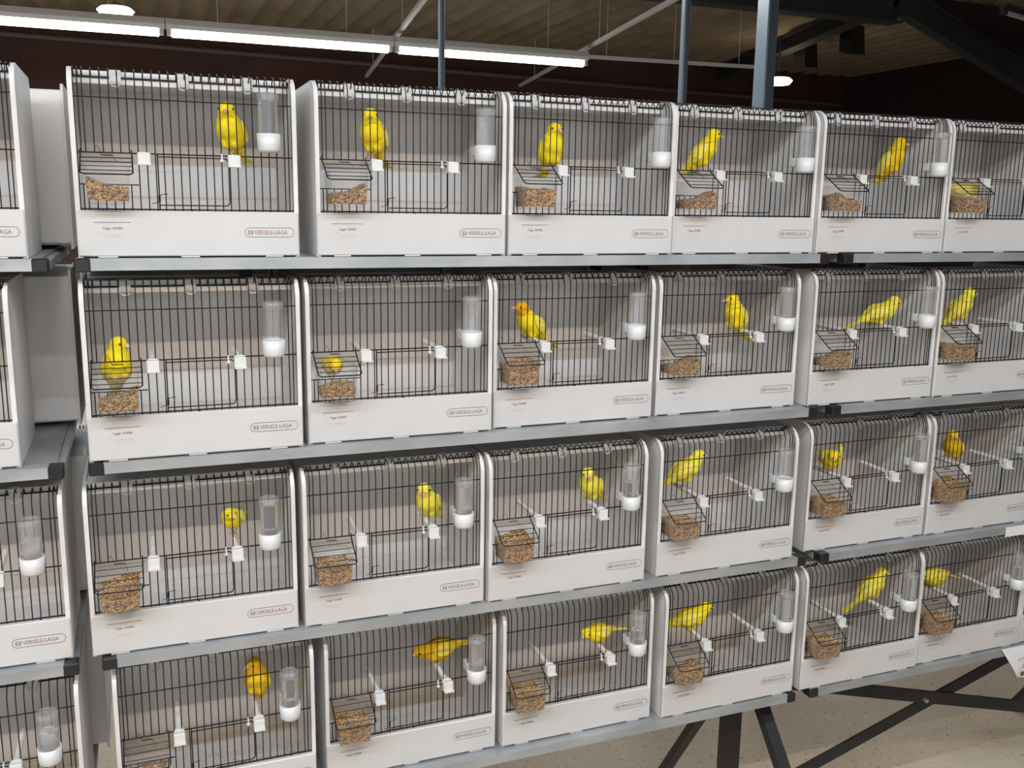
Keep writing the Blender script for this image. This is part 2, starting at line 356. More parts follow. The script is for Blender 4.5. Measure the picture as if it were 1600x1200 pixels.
# unlit tube at upper right
t = thing('tube_light_fitting', 'unlit white tube high at the upper right corner', 'light', (7.32, 4.1, 2.60+ZF), math.radians(18))
f = MB(); f.tube([(-.55, 0, 0), (.75, 0, 0)], .02, 8); link('tube', f.mesh('tube', M['cap']), t)
f = MB(); f.box((-.6, -.03, .02), (.8, .03, .05)); f.box((-.6, -.02, -.02), (-.55, .02, .02)); f.tube([(0, 0, .05), (0, 0, ZC-2.6-ZF)], .004, 5); link('housing', f.mesh('housing', M['girder']), t)
# warm lamps
def lamp(loc, lab):
    t = thing('warm_lamp', lab, 'lamp', loc)
    f = MB(); f.lathe([(.02, -.05), (.12, -.05), (.15, -.01), (.12, .015), (.02, .015)], n=20); link('bulb', f.mesh('bulb', M['bulb']), t)
    g = MB(); g.lathe([(.10, .016), (.05, .035), (.02, .06)], n=20); g.tube([(0, 0, .11), (0, 0, ZC-loc[2])], .008, 6)
    link('shade', g.mesh('shade', M['girder']), t)
lamp((7.13, 7.1, 2.48+ZF), 'glowing warm lamp right of the thick steel column')
lamp((.60, 7.4, 2.70+ZF), 'glowing warm lamp above the tubes at upper left')
# black boxes hung from the girder
for (x, y, z, r, lab) in ((7.47, 7.1, 2.77+ZF, .2, 'left of two black spotlight boxes under the roof girder'), (7.32, 6.2, 2.78+ZF, .3, 'right and higher of two black spotlight boxes under the girder')):
    t = thing('spotlight', lab, 'spotlight', (x, y, z), r)
    f = MB(); f.prism_x([(-.08, -.15), (.08, -.13), (.09, .10), (-.05, .12)], -.10, .10); link('box', f.mesh('box', M['black']), t)
    g = MB(); g.tube([(-.11, 0, 0), (-.11, 0, .16), (.11, 0, .16), (.11, 0, 0)], .008, 5); g.tube([(0, 0, .16), (0, 0, ZC-z)], .008, 5); link('bracket', g.mesh('bracket', M['black']), t)

# ---------------------------------------------------------------- the cages: shared meshes
HR = 0.2935
W, D, HT, HP, ZM, ZU, YW = 0.359, 0.25, 0.305, 0.077, 0.170, 0.257, 0.009
def side_prof():
    r = .034; p = [(0.0015, 0.0), (0.0015, HT-r)]
    for i in range(1, 9): a = PI/2*i/8; p.append((0.0015+r-r*math.cos(a), HT-r+r*math.sin(a)))
    for i in range(0, 5): a = PI/2*i/4; p.append((D-.012+.012*math.sin(a), HT-.012+.012*math.cos(a)))
    p.append((D, 0)); return p
def mk_side(right):
    f = MB(); pr = side_prof(); x0, x1 = (W-.0045, W) if right else (0, .0045)
    f.prism_x(pr, x0, x1)
    # rounded flange round the front edge
    fx0, fx1 = (W-.0075, W) if right else (0, .0075)
    pts = [q for q in pr[:10]]+[(.055, HT)]
    vs = []; fs = []
    for i, (y, z) in enumerate(pts):
        a = pts[max(i-1, 0)]; b_ = pts[min(i+1, len(pts)-1)]
        t = Vector((b_[0]-a[0], b_[1]-a[1])).normalized(); n = Vector((t.y, -t.x))
        o = Vector((y, z))-n*.0005; q = Vector((y, z))+n*.0045
        vs += [(fx0, o.x, o.y), (fx1, o.x, o.y), (fx1, q.x, q.y), (fx0, q.x, q.y)]
    for i in range(len(pts)-1):
        for k in range(4): fs.append((4*i+k, 4*i+(k+1) % 4, 4*i+4+(k+1) % 4, 4*i+4+k))
    fs += [(0, 1, 2, 3), tuple(4*(len(pts)-1)+k for k in (3, 2, 1, 0))]
    f.add(vs, fs)
    # small ribs on the flange
    for i in range(26):
        z = .086+i*.0070
        xa, xb = (W-.0016, W-.0002) if right else (.0002, .0016)
        f.box((xa, .0004, z), (xb, .0022, z+.0035))
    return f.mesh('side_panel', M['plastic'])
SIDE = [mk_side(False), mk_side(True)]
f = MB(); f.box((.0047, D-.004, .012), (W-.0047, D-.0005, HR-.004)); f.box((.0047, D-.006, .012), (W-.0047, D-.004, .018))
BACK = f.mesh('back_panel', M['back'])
f = MB(); f.prism_x([(.051, .2825), (.0535, .2825), (.0535, .3000), (D-.0005, HR-.004), (D-.0005, HR-.001), (.051, .3030)], .0047, W-.0047)
ROOF = f.mesh('roof_panel', M['plastic'])
def tray_mesh(m):
    f = MB(); f.box((.0047, .0035, .008), (W-.0047, D-.0065, .012)); f.box((.0047, .0035, .012), (W-.0047, .006, .03))
    f.box((.0047, D-.009, .012), (W-.0047, D-.0065, .03)); return f.mesh('tray', m)
TRAY = tray_mesh(M['tray']); TRAYD = tray_mesh(M['litter'])
f = MB(); f.bbox((.0005, -.0025, .0018), (W-.0005, .0012, HP), .0018)
for x in (.03, .16, .30): f.box((x, -.002, 0), (x+.03, .001, .002))
f.box((.006, .0012, HP-.004), (W-.006, .008, HP-.001))
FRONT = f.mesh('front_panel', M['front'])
# printed badge: stadium outline, round emblem, words
def text_mesh(s, size, x, z, y, align='LEFT', xs=1.0):
    c = bpy.data.curves.new('words', 'FONT'); c.body = s; c.size = size; c.align_x = align; c.resolution_u = 2
    o = bpy.data.objects.new('words', c); COL.objects.link(o); dg = bpy.context.evaluated_depsgraph_get()
    me = bpy.data.meshes.new_from_object(o.evaluated_get(dg)); vs = [(x+v.co.x*xs, y, z+v.co.y) for v in me.vertices]
    fs = [tuple(p.vertices) for p in me.polygons]; bpy.data.objects.remove(o); bpy.data.curves.remove(c); bpy.data.meshes.remove(me)
    return vs, fs
def badge():
    f = MB(); y = -.0029; cx, cz, hw, hh = .3076, .0420, .0420, .0083
    def stad(hw, hh, yy, n=10):
        o = []
        for s in (1, -1):
            for i in range(n+1):
                a = -PI/2+PI*i/n; o.append((cx+s*(hw-hh)+s*hh*math.cos(a), yy, cz+s*hh*math.sin(a)))
        return o
    A = stad(hw, hh, y); B = stad(hw-.0007, hh-.0007, y); n = len(A)
    f.add(A+B, [(i, (i+1) % n, n+(i+1) % n, n+i) for i in range(n)], 0)
    # emblem: broken ring with an inner hook
    ex = cx-hw+.0098
    for (a0, a1, r0, r1) in ((25, 165, .0036, .0046), (195, 335, .0036, .0046), (60, 300, .0016, .0025), (-35, 35, .0016, .0025)):
        k = 12; vs = []
        for i in range(k+1):
            a = math.radians(a0+(a1-a0)*i/k+90)
            for r in (r0, r1): vs.append((ex+r*math.cos(a), y, cz+r*math.sin(a)))
        f.add(vs, [(2*i, 2*i+1, 2*i+3, 2*i+2) for i in range(k)], 0)
    vs, fs = text_mesh('VERSELE-LAGA', .0100, cx-hw+.0165, cz-.0034, y, xs=.86)
    f.add(vs, fs, 1)
    return f.mesh('badge', [M['ink'], M['inkred']])
BADGE = badge()
def ticket():
    f = MB(); y = -.0029
    f.box((.026, y, .0575), (.083, y+.0003, .0582), 0); f.box((.028, y, .0555), (.060, y+.0003, .0559), 1)
    vs, fs = text_mesh('Cage: 03440', .0062, .0385, .0462, y); f.add(vs, fs, 0)
    vs, fs = text_mesh('1  M', .0045, .029, .0395, y); f.add(vs, fs, 1)
    f.box((.0385, y, .0370), (.071, y+.0003, .0374), 1); f.box((.040, y, .0335), (.066, y+.0003, .0338), 1)
    return f.mesh('cage_ticket', [M['ink'], M['inkpale']])
TICKET = ticket()
# wire front
RB = .00105
def bar_path():
    r = .024; p = [(HT+.0005-r)]; out = []
    for i in range(0, 7): a = PI/2*i/6; out.append((YW-.001+r-r*math.cos(a), HT+.0005-r+r*math.sin(a)))
    out += [(.038, HT+.0002), (.0485, HR-.0005)]
    return out
def bar_mesh(opening):
    f = MB(); up = [(0, y, z) for y, z in bar_path()]
    if opening:
        f.tube([(0, YW, HP-.001), (0, YW, .119)], RB, 5); f.tube([(0, YW, ZM)]+up, RB, 5)
    else: f.tube([(0, YW, HP-.001)]+up, RB, 5)
    return f.mesh('bar', M['wire'])
BAR = bar_mesh(False); BARO = bar_mesh(True)
BX = [.0080+.01323*i for i in range(27)]
EXTRA = [.0145, .3455]
f = MB()
yc = YW-.0018
for z, rr_ in ((HP+.002, .0015), (ZM, .00125), (ZU, .0011)): f.tube([(.0055, yc, z), (W-.0055, yc, z)], rr_, 6)
f.tube([(.007, .0490, HR-.0005), (W-.007, .0490, HR-.0005)], .0015, 6)
f.tube([(.006, yc, .119), (.099, yc, .119)], .0011, 6)
for x in (.04, .18, .31): f.box((x, yc-.001, HP-.003), (x+.003, yc+.002, HP+.001))
GRILLE = f.mesh('wire_grille', M['wire'])
def door_mesh():
    f = MB(); y = YW-.0048; x0, x1, z0, z1, r = .1300, .2435, .0865, .1655, .007
    pts = [(x0, y, z1)]
    for i in range(6): a = PI/2*i/5; pts.append((x1-r+r*math.sin(a), y, z1-r+r*math.cos(a)))
    for i in range(6): a = PI/2*i/5; pts.append((x1-r+r*math.cos(a), y, z0+r-r*math.sin(a)))
    pts += [(x0, y, z0)]
    f.tube(pts, .0011, 6); f.tube([(x0, y, HP+.001), (x0, y, ZM+.001)], .0012, 6)
    return f.mesh('wire_door', M['wire'])
DOOR = door_mesh()
f = MB(); y = YW-.006        # spring on the hinge wire with its two arms
f.tube([(.130+.0018*math.cos(t*1.3), y+.0018*math.sin(t*1.3), .092+t*.00036) for t in range(0, 30)], .0006, 4)
f.tube([(.1305, y-.001, .1030), (.136, y-.002, .1045), (.1435, y-.002, .105)], .0006, 4)
f.tube([(.1295, y-.001, .092), (.124, y-.002, .0905), (.1175, y-.002, .0885)], .0006, 4)
SPRING = f.mesh('hinge_spring', M['wire'])
f = MB(); f.box((.2318, YW-.008, .1635), (.2340, YW-.0005, .1735)); f.box((.2300, YW-.010, .1600), (.2350, YW-.006, .1640))
CLIP = f.mesh('door_clip', M['cap'])
f = MB(); f.tube([(0, YW-.004, .1665), (0, .03, .1668), (0, .118, .1675)], [.0058, .0054, .0050], 10)
PERCH = f.mesh('perch', M['perch'])
f = MB(); f.bbox((-.0102, YW-.017, .1530), (.0102, YW-.0022, .1712), .0012); f.box((-.0102, YW-.023, .1515), (.0102, YW-.004, .1545))
f.box((-.008, YW-.0022, .1600), (.008, YW+.006, .1725))
PCAP = f.mesh('perch_cap', M['cap'])
def tab_mesh():
    f = MB(); pr = [(.070, .3045), (.052, .3060), (.0462, .3035), (.0450, .2880), (.0460, .2835), (.0480, .2820), (.0490, .2835), (.0492, .3020), (.053, .3042), (.070, .3025)]
    f.prism_x(pr, -.009, .009); f.tube([(-.009, .0445, .288), (-.0075, .0440, .2825), (-.004, .0438, .2790), (.0, .0437, .2780), (.004, .0438, .2790), (.0075, .0440, .2825), (.009, .0445, .288)], .0012, 6)
    return f.mesh('roof_tab', M['tab'])
TAB = tab_mesh()
# feeder meshes
def cup_mesh():
    f = MB(); t = .0012
    # outer tapered shell open at the top: bottom rectangle, rim rectangle
    def ring(x0, x1, y0, y1, z, r):
        o = []
        for cx, cy, a0 in ((x0+r, y0+r, 180), (x1-r, y0+r, 270), (x1-r, y1-r, 0), (x0+r, y1-r, 90)):
            for k in range(4): a = math.radians(a0+30*k); o.append((cx+r*math.cos(a), cy+r*math.sin(a), z))
        return o
    rings = [ring(.0225, .0805, -.034, .020, .0865, .004), ring(.0200, .0830, -.038, .022, .0905, .006), ring(.0170, .0865, -.042, .022, .1480, .006),
             ring(.0170+t, .0865-t, -.042+t, .022-t, .1480, .005), ring(.0200+t, .0830-t, -.038+t, .022-t, .0910+t, .005)]
    n = 16; vs = [p for r in rings for p in r]; fs = [tuple(reversed(range(n)))]
    for j in range(len(rings)-1):
        for i in range(n): fs.append((j*n+i, j*n+(i+1) % n, (j+1)*n+(i+1) % n, (j+1)*n+i))
    fs.append(tuple(range((len(rings)-1)*n, len(rings)*n)))
    f.add(vs, fs); return f.mesh('cup', M['clear'])
CUP = cup_mesh()
def flap_mesh():
    f = MB(); x0, x1 = .0125, .0905; a = (YW-.004, ZM-.001); b_ = (-.050, .1345)
    P_ = lambda t, x: (x, a[0]+(b_[0]-a[0])*t, a[1]+(b_[1]-a[1])*t)
    f.tube([P_(0, x0), P_(.93, x0), P_(1, x0+.005), P_(1, x1-.005), P_(.93, x1), P_(0, x1)], .0012, 6)
    for t in (.22, .42, .62, .82): f.tube([P_(t, x0), P_(t, x1)], .0008, 5)
    f.tube([P_(0, x0), (x0, YW-.003, ZM+.005)], .0012, 5); f.tube([P_(0, x1), (x1, YW-.003, ZM+.005)], .0012, 5)
    return f.mesh('wire_flap', M['wire'])
FLAP = flap_mesh()
f = MB()
f.tube([(.044+t*.0006, YW-.006+.0015*math.sin(t*1.3), ZM-.004+.0015*math.cos(t*1.3)) for t in range(30)], .0006, 4)
f.tube([(.061, YW-.006, ZM-.004), (.064, YW-.012, ZM-.009), (.066, -.012, ZM-.014)], .0004, 4)
f.tube([(.044, YW-.006, ZM-.004), (.041, YW-.004, ZM+.006), (.038, YW-.002, ZM+.012), (.036, YW-.003, ZM+.008)], .0004, 4)
FSPR = f.mesh('flap_spring', M['wire'])
def seed_mesh(i, lo, hi, tilt):
    r = random.Random(i); f = MB(); nx, ny = 14, 9; x0, x1, y0, y1, z0 = .0216, .0812, -.0362, .0200, .0925
    vs = []; fs = []
    for iy in range(ny+1):
        for ix in range(nx+1):
            u = ix/nx; v = iy/ny
            z = lo+(hi-lo)*(u if tilt > 0 else 1-u)+.003*math.sin(5*u+i)+.003*math.cos(4*v+2*i)+r.uniform(-.0008, .0008)
            k = (z-z0)/.055; ex = .0030*k
            vs.append((x0-ex+(x1-x0+2*ex)*u, y0-ex+(y1-y0+ex)*v, z))
    n = len(vs); nb = nx+1
    for iy in range(ny):
        for ix in range(nx): a = iy*nb+ix; fs.append((a, a+1, a+nb+1, a+nb))
    rim = [ix for ix in range(nx+1)]+[iy*nb+nx for iy in range(1, ny+1)]+[ny*nb+ix for ix in range(nx-1, -1, -1)]+[iy*nb for iy in range(ny-1, 0, -1)]
    base = []
    for q in rim:
        x = vs[q][0]; y = vs[q][1]; base.append(n+len(base)); vs.append((min(max(x, x0+.001), x1-.001), min(max(y, y0+.001), y1), z0))
    for k in range(len(rim)): k2 = (k+1) % len(rim); fs.append((rim[k], base[k], base[k2], rim[k2]))
    fs.append(tuple(reversed(base)))
    f.add(vs, fs)
    for _ in range(420):                                   # loose seeds on the top and against the front and sides
        u = r.random(); v = r.random(); zt = lo+(hi-lo)*(u if tilt > 0 else 1-u)
        m_ = r.random()
        if m_ < .45: c = (x0+(x1-x0)*u, y0+(y1-y0)*v, zt+.003*math.sin(5*u+i)+.003*math.cos(4*v+2*i)+.0005)
        elif m_ < .85: zz = z0+(zt-z0)*v; c = (x0+(x1-x0)*u, y0-.0030*(zz-z0)/.055, zz)
        else:
            zz = z0+(lo-z0)*v; sd = r.choice((0, 1)); c = ((x0 if sd == 0 else x1)+(-1 if sd == 0 else 1)*.003*(zz-z0)/.055, y0+(y1-y0)*u, zz)
        a = Vector((r.uniform(-1, 1), r.uniform(-1, 1), r.uniform(-.6, .6))).normalized(); b_ = a.orthogonal().normalized(); c2 = a.cross(b_)
        c = Vector(c); L = r.uniform(.0010, .0021); q = .0006
        pts = [c+a*L, c-a*L, c+b_*q, c-b_*q, c+c2*q, c-c2*q]
        f.add(pts, [(0, 2, 4), (0, 4, 3), (0, 3, 5), (0, 5, 2), (1, 4, 2), (1, 3, 4), (1, 5, 3), (1, 2, 5)], 0, True)
    return f.mesh('seed_mix', M['seed'])
SEEDS = {'level': seed_mesh(1, .124, .127, 1), 'right': seed_mesh(2, .105, .124, 1), 'left': seed_mesh(3, .108, .128, -1), 'full': seed_mesh(4, .131, .137, 1), 'low': seed_mesh(5, .106, .112, 1)}
SEEDTXT = {'level': 'levelled brown seed mix', 'right': 'seed mix heaped towards the right', 'left': 'seed mix heaped towards the left', 'full': 'brimming tan seed mix', 'low': 'shallow layer of seed mix'}
# drinker meshes (origin at bottle axis, z up from its base)
f = MB(); f.lathe([(.0130, -.001), (.0155, .0), (.0190, .004), (.0200, .030), (.0186, .030), (.0178, .0275)], n=24)
f.box((-.004, .0, .001), (.004, .044, .007)); f.lathe([(.0, .0005), (.012, .0005)], n=12, close=False)
f.bbox((-.014, .018, .012), (.014, .046, .030), .002)
DCUP = f.mesh('drinking_cup', M['drink'])
f = MB(); f.lathe([(.0172, .029), (.0172, .088), (.0177, .089), (.0177, .0945), (.0163, .0962), (.0161, .0945), (.0161, .031)], n=24, close=False)
DTUBE = f.mesh('bottle', M['tubeclear'])
f = MB(); f.lathe([(.0183, .086), (.0188, .090), (.0183, .0958), (.0150, .0972), (.0125, .0962), (.001, .0962)], n=24); DLID = f.mesh('bottle_cap', M['tubeclear'])
def water_mesh(h):
    f = MB(); f.lathe([(.0158, .0305), (.0158, h)], n=24); return f.mesh('water', M['water'])
WATER = {1: water_mesh(.084), 2: water_mesh(.060)}
f = MB(); f.box((-.0035, -.0012, .0312), (.0035, .0012, .082)); DSTRIP = f.mesh('bottle_refraction', M['black'])  # dark strip standing in for refraction inside the bottle, left unplaced

ROWZ = {1: 1.04535, 2: 0.70088, 3: 0.34534, 4: 0.0}
POS = {(1, 0): (.1285, 0), (1, 1): (.5612, .003), (1, 2): (.9507, -.001), (1, 3): (1.3148, -.003), (1, 4): (1.6770, .006), (1, 5): (2.0385, -.004), (1, 6): (2.4047, 0),
       (2, 0): (.0937, -.004), (2, 1): (.5570, -.010), (2, 2): (.9271, 0), (2, 3): (1.2931, .012), (2, 4): (1.6640, .016), (2, 5): (2.0500, 0), (2, 6): (2.4125, -.004),
       (3, 0): (.1490, .006), (3, 1): (.5400, -.002), (3, 2): (.9117, -.006), (3, 3): (1.2779, -.014), (3, 4): (1.6690, -.010), (3, 5): (2.0780, .010), (3, 6): (2.4438, .006),
       (4, 0): (.1530, -.006), (4, 1): (.5669, 0), (4, 2): (.9489, .016), (4, 3): (1.3207, .008), (4, 4): (1.7020, -.006), (4, 5): (2.0800, -.010), (4, 6): (2.4417, -.002), (4, 7): (2.8040, 0)}
SHELF = {1: 'top shelf', 2: 'second shelf', 3: 'third shelf', 4: 'bottom shelf'}
def where(r, c):
    if c == 0: return 'leftmost cage of the '+SHELF[r]+', left of the rack gap'
    if c <= 4: return ('first', 'second', 'third', 'fourth')[c-1]+' cage of the '+SHELF[r]+', middle rack'
    return ('first', 'second', 'third')[c-5]+' cage of the '+SHELF[r]+', right rack'
def cage(r, c, loc, rotz, label, group, detail=True):
    t = thing('bird_cage', label, 'cage', loc, rotz, group)
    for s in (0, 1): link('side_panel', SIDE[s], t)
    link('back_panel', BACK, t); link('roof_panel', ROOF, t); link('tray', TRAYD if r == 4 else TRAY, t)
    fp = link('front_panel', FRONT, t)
    link('badge', BADGE, fp); link('cage_ticket', TICKET, fp)
    g = link('wire_grille', GRILLE, t)
    for i, x in enumerate(BX): link('bar', BARO if .012 < x < .090 else BAR, g, (x, 0, 0))
    for x in EXTRA: link('bar', BARO if .012 < x < .090 else BAR, g, (x, 0, 0))
    if detail:
        dr = link('wire_door', DOOR, t); link('hinge_spring', SPRING, dr); link('door_clip', CLIP, dr)
        for x in (.109, .2525):
            p = link('perch', PERCH, t, (x, 0, 0)); link('perch_cap', PCAP, p)
    for x in (.0715, .178, .2835): link('roof_tab', TAB, t, (x, 0, 0))
    return t
SEEDK = {(1, 1): 'left', (1, 2): 'right', (1, 3): 'level', (1, 4): 'right', (1, 5): 'left', (1, 6): 'level', (2, 1): 'right', (2, 2): 'low', (2, 3): 'full', (2, 4): 'right', (2, 5): 'right', (2, 6): 'level',
         (3, 1): 'full', (3, 2): 'level', (3, 3): 'full', (3, 4): 'level', (3, 5): 'level', (3, 6): 'full', (4, 1): 'low', (4, 2): 'level', (4, 3): 'level', (4, 4): 'right', (4, 5): 'level', (4, 6): 'level'}
for (r, c), (x, y) in POS.items():
    z = ROWZ[r]+ZF
    cage(r, c, (x, y, z), 0, 'white wire-fronted bird cage, '+where(r, c), 'front row of bird cages')
    if c > 0 and c < 7:
        k = SEEDK[(r, c)]
        t = thing('seed_feeder', 'clear seed cup with wire flap on the '+where(r, c), 'feeder', (x, y, z), 0, 'seed feeders on the cage fronts')
        link('cup', CUP, t); fl = link('wire_flap', FLAP, t); link('flap_spring', FSPR, fl)
        s = link('seed_mix', SEEDS[k], None, (x, y, z))
        tag(s, SEEDTXT[k]+' in the feeder of the '+where(r, c), 'bird seed', 'seed in the feeders', 'stuff')
    # drinker
    dz = .172+{(1, 1): .006, (1, 2): .0, (2, 4): .004, (4, 2): -.002}.get((r, c), 0)
    dx = .309+{(1, 3): .006, (2, 3): -.004, (4, 5): -.012}.get((r, c), 0)
    t = thing('water_drinker', 'water bottle on the '+where(r, c), 'drinker', (x+dx, y-.0195, z+dz), 0, 'water drinkers on the cage fronts')
    link('drinking_cup', DCUP, t); link('bottle', DTUBE, t); link('bottle_cap', DLID, t)
    if (r, c) not in ((2, 1), (2, 2), (1, 3), (1, 4), (2, 3), (2, 5), (3, 4)): link('water', WATER[1 if (r*3+c) % 3 else 2], t)

# back row of cages, facing the other way
for (r, x) in [(1, .539), (2, .530), (3, .535), (4, .540)]:
    cage(5, 0, (x, .545, ROWZ[r]+ZF), PI, 'white cage of the back row seen in the gap above the '+{1: 'top', 2: 'second', 3: 'third', 4: 'bottom'}[r]+' shelf', 'back row of bird cages', False)
for (x) in (.905, 1.270, 1.635):
    cage(5, 0, (x, .545, ROWZ[2]+ZF), PI, 'cage of the back row, glimpsed through the slot under the top shelf', 'back row cages glimpsed under the top shelf', False)

f = MB(); bx0, bx1 = 1.70, 1.93
f.box((bx0, .33, 0), (bx1, .52, .294)); f.box((bx0+.09, .328, .01), (bx0+.094, .3305, .29)); f.box((bx0, .328, .285), (bx1, .522, .297))
tag(link('cardboard_box', f.mesh('cardboard_box', M['wood']), None, (0, 0, ROWZ[2]+ZF)), 'brown cardboard box on the back row, glimpsed under the top shelf', 'box')

# ---------------------------------------------------------------- racks
def rack(x0, x1, lab, rows, capdrop=0, tall=True):
    cx = (x0+x1)/2; t = thing('display_rack', lab, 'rack', (cx, 0, 0), 0); L = x1-x0; h = L/2
    f = MB(); f.box((-h+.012, -.0165, -.0203), (h-.012, .0085, -.0008)); RL = f.mesh('front_rail', M['rail'])
    g = MB(); g.bbox((-.0125, -.0180, -.0225), (.0125, .0090, -.0002), .002); CP = g.mesh('end_cap', M['black'])
    q = MB(); q.box((-h+.012, .0085, -.005), (h-.012, .5365, -.0008)); PL = q.mesh('shelf_sheet', M['sheet'])
    bk = MB(); bk.box((-h+.012, .5365, -.0203), (h-.012, .5615, -.0008)); BR = bk.mesh('back_rail', M['rail'])
    er = MB(); er.box((-.012, .0085, -.0203), (.012, .5365, -.0050)); ER = er.mesh('end_rail', M['rail'])
    for r in rows:
        z = ROWZ[r]+ZF
        fr = link('front_rail', RL, t, (0, 0, z)); 
        for s in (-1, 1): link('end_cap', CP, fr, (s*(h-.0125), 0, 0)); link('end_rail', ER, t, (s*(h-.0125), 0, z-.0002))
        link('shelf_sheet', PL, t, (0, 0, z)); link('back_rail', BR, t, (0, 0, z))
    p = MB(); p.box((-.0115, .2690, ZF-.03), (.0115, .2900, ROWZ[1]+ZF-.006)); UP = p.mesh('upright', M['leg'])
    for s in (-1, 1): link('upright', UP, t, (s*(h-.30), 0, 0))
    return t
R1 = rack(.5545, 2.066, 'middle galvanised steel rack holding four cages on each shelf', (1, 2, 3, 4))
R0 = rack(-.996, .517, 'left galvanised steel rack, cut off by the left edge', (1, 2, 3, 4))
R2 = rack(2.108, 3.62, 'right galvanised steel rack beyond the second pair of black end caps', (1, 2, 3, 4))
def flat(a, b, wd, tk, name, root, m='leg'):
    a = Vector(a)-root.location; b = Vector(b)-root.location; t = (b-a).normalized(); yv = Vector((0, 1, 0)) if abs(t.y) < .3 else Vector((1, 0, 0))
    s = t.cross(yv).normalized(); n = s.cross(t)
    f = MB(); vs = [p+s*w_+n*h for p in (a, b) for (w_, h) in ((-wd/2, -tk/2), (wd/2, -tk/2), (wd/2, tk/2), (-wd/2, tk/2))]
    f.add(vs, [(0, 1, 2, 3), (7, 6, 5, 4), (0, 4, 5, 1), (1, 5, 6, 2), (2, 6, 7, 3), (3, 7, 4, 0)])
    return link(name, f.mesh(name, M[m]), root)
def trestle(root, x):
    f = MB(); f.box((-.0195, -.02, 0), (.0195, .02, ZF-.0303)); link('leg', f.mesh('leg', M['leg']), root, (x-root.location.x, .135, 0))
    flat((x+.045, .115, ZF-.028), (x+.02, -.37, .012), .026, .03, 'leg', root)
    flat((x-.005, .155, ZF-.030), (x-.03, .46, .012), .020, .03, 'leg', root)
    f = MB(); f.box((-.022, .0, -.030), (.022, .53, -.0205)); link('cross_plate', f.mesh('cross_plate', M['leg']), root, (x-root.location.x, 0, ZF))
trestle(R1, 2.005-.012); trestle(R1, .72); trestle(R0, -.85); trestle(R0, .40)
trestle(R2, 3.42)
Y = .135
flat((2.03, Y+.024, ZF-.042), (3.40, Y+.024, ZF-.412), .036, .006, 'cross_brace', R2)
flat((2.03, Y+.032, ZF-.427), (3.40, Y+.032, ZF-.027), .034, .006, 'cross_brace', R2)
f = MB(); f.tube([(0, .0, 0), (0, -.012, 0)], .006, 6); link('bolt', f.mesh('bolt', M['rail']), R2, (2.66-R2.location.x, Y+.022, ZF-.220))
# paper cards
def card(pts, lab, fold):
    c = Vector(pts[0]); f = MB(); nx, ny = 8, 6; vs = []
    for j in range(ny+1):
        for i in range(nx+1):
            u = i/nx; v = j/ny
            p = (Vector(pts[0])*(1-u)+Vector(pts[1])*u)*(1-v)+(Vector(pts[3])*(1-u)+Vector(pts[2])*u)*v
            vs.append(p-c+Vector((0, -fold*math.sin(v*PI*.6)*(.6+.4*u), 0)))
    n = len(vs); vs += [p+Vector((0, .0006, 0)) for p in vs[:n]]
    nb = nx+1; fs = []
    for j in range(ny):
        for i in range(nx): a = j*nb+i; fs += [(a, a+1, a+nb+1, a+nb), (n+a, n+a+nb, n+a+nb+1, n+a+1)]
    f.add(vs, fs); o = link('paper_card', f.mesh('paper_card', M['paper']), None, tuple(c)); tag(o, lab, 'card'); return o
cd = card([(2.722, -.021, ZF+.004), (2.905, -.021, ZF+.004), (2.905, -.021, ZF-.100), (2.785, -.021, ZF-.083)], 'white paper card hanging from the bottom shelf at the right edge', .012)
f = MB(); cc = cd.location
f.tube([(2.770, -.0345, ZF-.028), (2.790, -.0352, ZF-.022), (2.798, -.0362, ZF-.034), (2.786, -.0372, ZF-.050), (2.806, -.0380, ZF-.052)], .0008, 4)
f.box((2.783, -.0385, ZF-.074), (2.793, -.0375, ZF-.062))
me = f.mesh('drawn_mark', M['ink']); mk = link('drawn_mark', me, cd); mk.location = -cc
o = card([(2.690, -.0185, .3453+ZF+.0), (2.86, -.0185, .3453+ZF+.0), (2.86, -.0185, .3453+ZF-.026), (2.690, -.0185, .3453+ZF-.026)], 'white paper strip on the third shelf rail at the right edge', 0)

